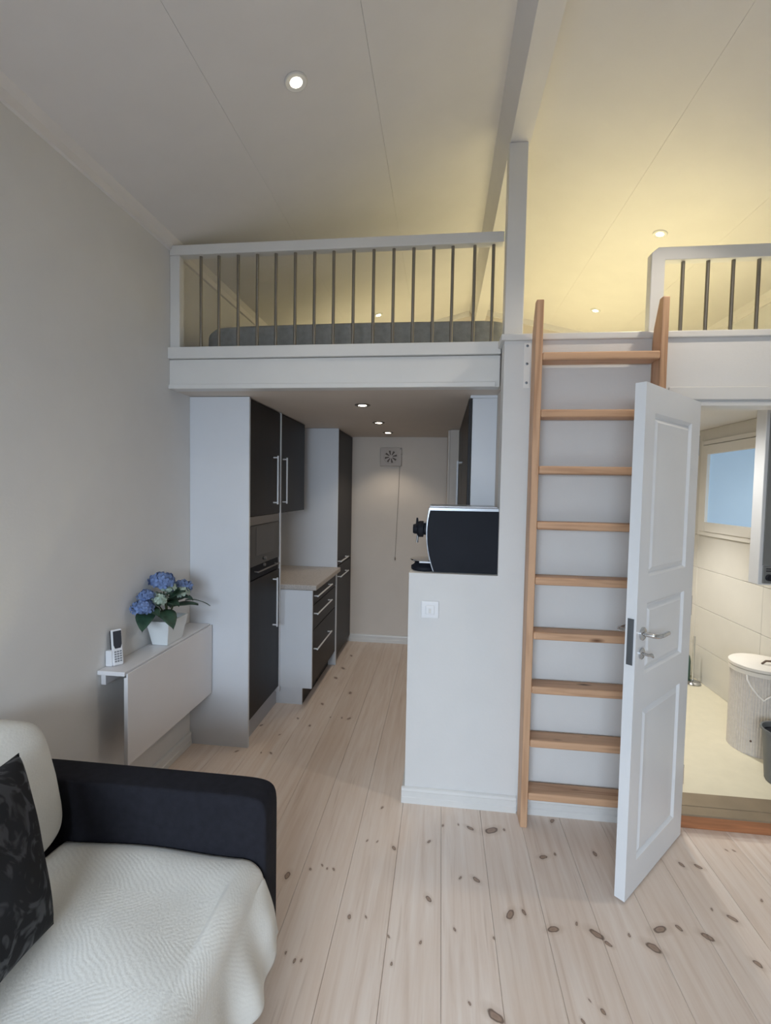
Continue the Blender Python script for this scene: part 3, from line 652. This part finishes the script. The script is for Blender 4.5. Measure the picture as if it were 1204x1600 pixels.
heads = [((-1.440, 2.33, 1.100), .062, 'petalb', 34, 1), ((-1.425, 2.49, 1.035), .055, 'petalb', 30, 2), ((-1.440, 2.28, 1.012), .050, 'petalg', 30, 3), ((-1.455, 2.18, .995), .050, 'petalb', 30, 4), ((-1.40, 2.44, 1.02), .040, 'petalg', 24, 5), ((-1.462, 2.22, 1.045), .040, 'petalb', 24, 6), ((-1.43, 2.36, 1.062), .042, 'petalg', 20, 7)]
for c, r, m, n, s_ in heads:
    head(c, r, m, n, s_)
    MB().tube([(PX, PY, .868), ((PX*1.5+c[0]*.5)/2, (PY+c[1])/2, (.88+c[2])/2), (c[0], c[1], c[2]-r*.3)], [.004, .0035, .003], 6).build('stem', 'stem', pl, smooth=40)
def leaf(base, dirv, ln, wd, droop):
    b = Vector(base); d = Vector(dirv).normalized(); sd = d.cross(Vector((0, 0, 1))).normalized(); n_ = 8
    def fn(u, v):
        wv = 1.4*wd*math.sin(math.pi*min(1, u**.8*.98+.02))**.8; q = (v-.5)*2
        p = b + d*ln*1.15*u + sd*wv*q*.5; p.z += -droop*u*u*ln + .12*wd*abs(q) ; p += d*.0; return p
    mb = MB().grid(fn, n_, 4)
    o = mb.build('leaf', 'leaf', pl, smooth=True); so = o.modifiers.new('thick', 'SOLIDIFY'); so.thickness = .0012
for a in (((-1.42, 2.30, .95), (.75, -.55, .05), .11, .062, .75), ((-1.47, 2.25, .955), (.35, -.9, .1), .115, .066, .75), ((-1.41, 2.38, .955), (.75, .35, .18), .11, .075, .25), ((-1.40, 2.48, .965), (.55, .8, .05), .13, .03, .5),
          ((-1.42, 2.33, 1.00), (.6, .5, .55), .10, .06, .3), ((-1.45, 2.30, 1.0), (-.1, -.7, .6), .10, .06, .3), ((-1.44, 2.40, .94), (.4, -.1, .9), .12, .06, .1), ((-1.46, 2.28, .97), (.5, -.4, .5), .09, .055, .5),
          ((-1.44, 2.46, .96), (-.1, .9, .5), .09, .06, .4), ((-1.43, 2.34, .985), (.9, -.1, .3), .075, .055, .6), ((-1.43, 2.31, 1.03), (.7, -.3, .5), .07, .05, .5), ((-1.42, 2.44, .985), (.9, .1, .4), .08, .055, .6), ((-1.45, 2.22, .98), (.8, -.3, .1), .07, .05, .6)): leaf(*a)
# phone
ph = thing('cordless_phone', 'white cordless phone standing in its charger on the table', 'phone', (-1.475, 2.035, .765))
bx(-1.516, -1.484, 1.995, 2.050, .765, .838).build('charger', 'phonew', ph, .005, 3)
pm = Matrix.Translation((-1.470, 2.020, .766)) @ Matrix.Rotation(math.radians(58), 4, 'Z') @ Matrix.Rotation(math.radians(-7), 4, 'X')
def phl(mb, nm, m, par, **k): mb.v = [tuple(pm @ Vector(v)) for v in mb.v]; return mb.build(nm, m, par, **k)
hs = phl(MB().box(-.023, .023, -.008, .010, 0, .165), 'handset', 'phonew', ph, bevel=.006, seg=3)
phl(MB().box(-.0235, .0235, .0101, .016, .01, .16), 'handset_back', 'black', ph, bevel=.002)
phl(MB().prism([(-.018, .095), (-.012, .078), (.012, .078), (.018, .095), (.018, .158), (-.018, .158)], -.0092, -.0081, 'y'), 'screen', 'screen', hs)
for i in range(5):
    for j in range(3): phl(MB().box(-.016+j*.0115, -.0075+j*.0115, -.0092, -.0081, .016+i*.011, .0225+i*.011), 'key', 'key', hs)

# ------------------------------------------------------------------ sofa
so = thing('sofa', 'black fabric sofa with a covered seat along the left wall', 'sofa', (-1.0, .6, 0))
MB().squad((-1.005, 1.482, .325), (.472, .062, .283), .14, None, 64, 40).build('armrest', 'blackfab', so, smooth=True)
MB().squad((-1.0, .60, .17), (.40, .80, .11), .10, None, 40, 20).build('base', 'blackfab', so, smooth=True)
MB().squad((-1.44, .60, .36), (.06, .81, .30), .14, None, 40, 20).build('back_frame', 'blackfab', so, smooth=True)
MB().squad((-.985, .61, .335), (.42, .80, .072), .15, None, 60, 24).build('seat_cushion', 'blackfab', so, smooth=True)
for x in (-1.4, -.62):
    for y in (1.47, -.1): MB().lathe([(.018, 0), (.024, .07)], (x, y, 0), 14).build('leg', 'black', so, smooth=40)
def bcf(p):
    t_ = (p.z+.21)/.42
    p.x += -.10*t_ + .018*math.sin(max(0, min(1, t_))*math.pi) ; p.z += .012*math.sin(p.y*5)
    return p
MB().squad((-1.285, 1.075, .628), (.095, .335, .205), .30, bcf, 80, 48).build('back_cushion', 'quilt', so, smooth=True)
MB().squad((-1.285, .39, .628), (.095, .335, .205), .30, bcf, 60, 30).build('back_cushion', 'quilt', so, smooth=True)
# quilted throw over the seat, hanging down at the front
def cover(u, v):
    y = -.05 + 1.462*v                        # along the sofa
    x0, xf, zt, R = -1.22, -.540, .418, .060
    s_ = u*.90; flat = xf-R-x0; arc = R*math.pi/2
    wob = .006*math.sin(y*9)+.004*math.sin(y*23+1)
    edge = max(0, (y-1.30)/.112)
    if s_ < flat:
        x = x0+s_; z = zt + .006*math.sin(x*11+y*4) + .004*math.sin(y*17+x*5) - .010*edge**3
    elif s_ < flat+arc:
        a = (s_-flat)/R; x = xf-R+R*math.sin(a); z = zt-R+R*math.cos(a) - .010*edge**3 + .003*math.sin(y*17)
    else:
        q = s_-flat-arc; f = q/.18
        fold = .020*math.sin(y*21+.9+q*2)*min(1, f*1.3) + .010*math.sin(y*43+q*5)*min(1, f)
        x = xf + .055*f + fold*.9 + .028*math.exp(-((y-1.36)/.06)**2)*math.sin(min(1, f*1.1)*math.pi*.75); z = zt-R-q + wob
        y += .012*math.sin(q*14)*f
    return (x, y, z)
cv = MB().grid(cover, 130, 150).build('sofa_throw', 'quilt', smooth=True)
sm = cv.modifiers.new('thick', 'SOLIDIFY'); sm.thickness = .006; sm.offset = 1
tag(cv, 'white quilted throw spread over the sofa seat and hanging in front', 'throw')
# patterned cushion
B0 = Vector((-.985, 1.095, .445)); ua = (Vector((-1.205, 1.225, .815))-B0); ub = Vector((.035, -.43, .02)); nrm_ = ub.cross(ua).normalized()
if nrm_.x < 0: nrm_ = -nrm_
def pil(sg):
    def fn(u, v):
        a, b = u*2-1, v*2-1
        k = .05; aa = a*(1-k*(1-b*b)*.9*abs(a)); bb = b*(1-k*(1-a*a)*.9*abs(b))
        th_ = .088*((1-a*a)*(1-b*b))**.42
        p = B0 + ua*(aa+1)/2 + ub*(bb+1)/2 + nrm_*(sg*th_ + .0)
        p += nrm_*.006*math.sin(a*7)*math.sin(b*5)*(1-a*a)*(1-b*b)
        return p
    return fn
pc = MB(); pc.grid(pil(1), 36, 36); pc.grid(pil(-1), 36, 36)
tag(pc.build('throw_pillow', 'velvet', smooth=True, origin=tuple(B0)), 'black patterned throw pillow leaning on the white back cushion', 'pillow')

# ------------------------------------------------------------------ bathroom things
BX, BY = 1.945, 3.09
lbk = thing('laundry_basket', 'round pale ribbed laundry basket with lid in the bathroom', 'basket', (BX, BY, .072))
MB().lathe([(.150, .072), (.150, .545)], (BX, BY, 0), 140, rib=.02).build('basket_body', 'basket', lbk, smooth=25)
MB().lathe([(.152, .5455), (.162, .548), (.162, .572), (.155, .575)], (BX, BY, 0), 64).build('rim_band', 'lid', lbk, smooth=40)
ld = MB().lathe([(.157, .5755), (.164, .578), (.164, .594), (.157, .600), (.02, .606)], (BX, BY, 0), 64).build('lid', 'lid', lbk, smooth=40)
MB().tube([(BX-.03, BY-.05, .604), (BX-.01, BY-.055, .625), (BX+.04, BY-.055, .625), (BX+.06, BY-.05, .604)], .006, 8).build('lid_handle', 'dotbrown', ld, smooth=40)
MB().lathe([(.001, -.006), (.006, -.004), (.006, 0)], (BX-.105, BY-.110, .16), 10, 'y').build('stud', 'dotbrown', lbk)
MB().tube([(1.812, 2.998, .548), (1.808, 2.985, .525), (1.818, 2.965, .49), (1.842, 2.94, .45), (1.868, 2.928, .425), (1.880, 2.926, .438), (1.905, 2.922, .458), (1.95, 2.920, .466), (2.01, 2.932, .48), (2.06, 2.97, .545)], .0045, 8).build('rope_handle', 'wire', lbk, smooth=40)
bk = thing('bucket', 'grey bucket half cut off at the right edge before the laundry basket', 'bucket', (1.85, 2.72, .072))
MB().lathe([(.075, .072), (.080, .08), (.100, .34), (.108, .345), (.108, .357), (.100, .357), (.096, .34), (.076, .085), (.01, .084)], (1.85, 2.72, 0), 40).build('bucket_body', 'bucket', bk, smooth=40)
MB().lathe([(.094, .33), (.01, .331)], (1.85, 2.72, 0), 32).build('bucket_black_disc', 'black', bk, smooth=40)  # flat black disc across the bucket just below its rim
wc = thing('bathroom_wall_cabinet', 'tall wall cabinet with grey side and round knob in the bathroom', 'cabinet', (2.0, 3.1, 1.08))
bx(1.845, XR-.022, 3.0, 3.09, 1.085, 2.12).build('body', 'white', wc, .003)
bx(1.864, 1.935, 2.994, 2.9995, 1.20, 2.08).build('side_panel', 'greyf', wc)
kp = bx(1.866, 1.928, 2.990, 2.9995, 1.095, 1.198).build('control_plate', 'greyf', wc, .002)
MB().lathe([(.002, -.028), (.018, -.026), (.020, -.0105)], (1.897, 3.0, 1.13), 20, 'y').build('knob', 'black', kp, smooth=40)
for z in (1.165, 1.178): bx(1.880, 1.915, 2.9885, 2.9898, z, z+.006).build('label_line', 'black', kp)
tbh = thing('toilet_brush', 'chrome toilet brush holder standing in the bathroom corner', 'brush', (2.06, 4.08, .072))
MB().lathe([(.02, .072), (.058, .072), (.062, .078), (.052, .092), (.03, .098), (.012, .10)], (2.06, 4.08, 0), 28).build('holder_base', 'chrome', tbh, smooth=40)
MB().tube([(2.06, 4.08, .10), (2.06, 4.08, .46)], .008, 10).build('rod', 'chrome', tbh, smooth=40)
bo = thing('cleaner_bottle', 'green cleaning bottle with white cap beside the chrome brush holder', 'bottle', (2.062, 4.20, .072))
MB().lathe([(.02, .072), (.034, .074), (.036, .09), (.036, .22), (.028, .26), (.014, .28), (.014, .30)], (2.062, 4.20, 0), 24).build('bottle_body', 'green', bo, smooth=40)
MB().lathe([(.016, .3005), (.018, .302), (.018, .34), (.012, .36)], (2.062, 4.20, 0), 18).build('cap', 'wire', bo, smooth=40)
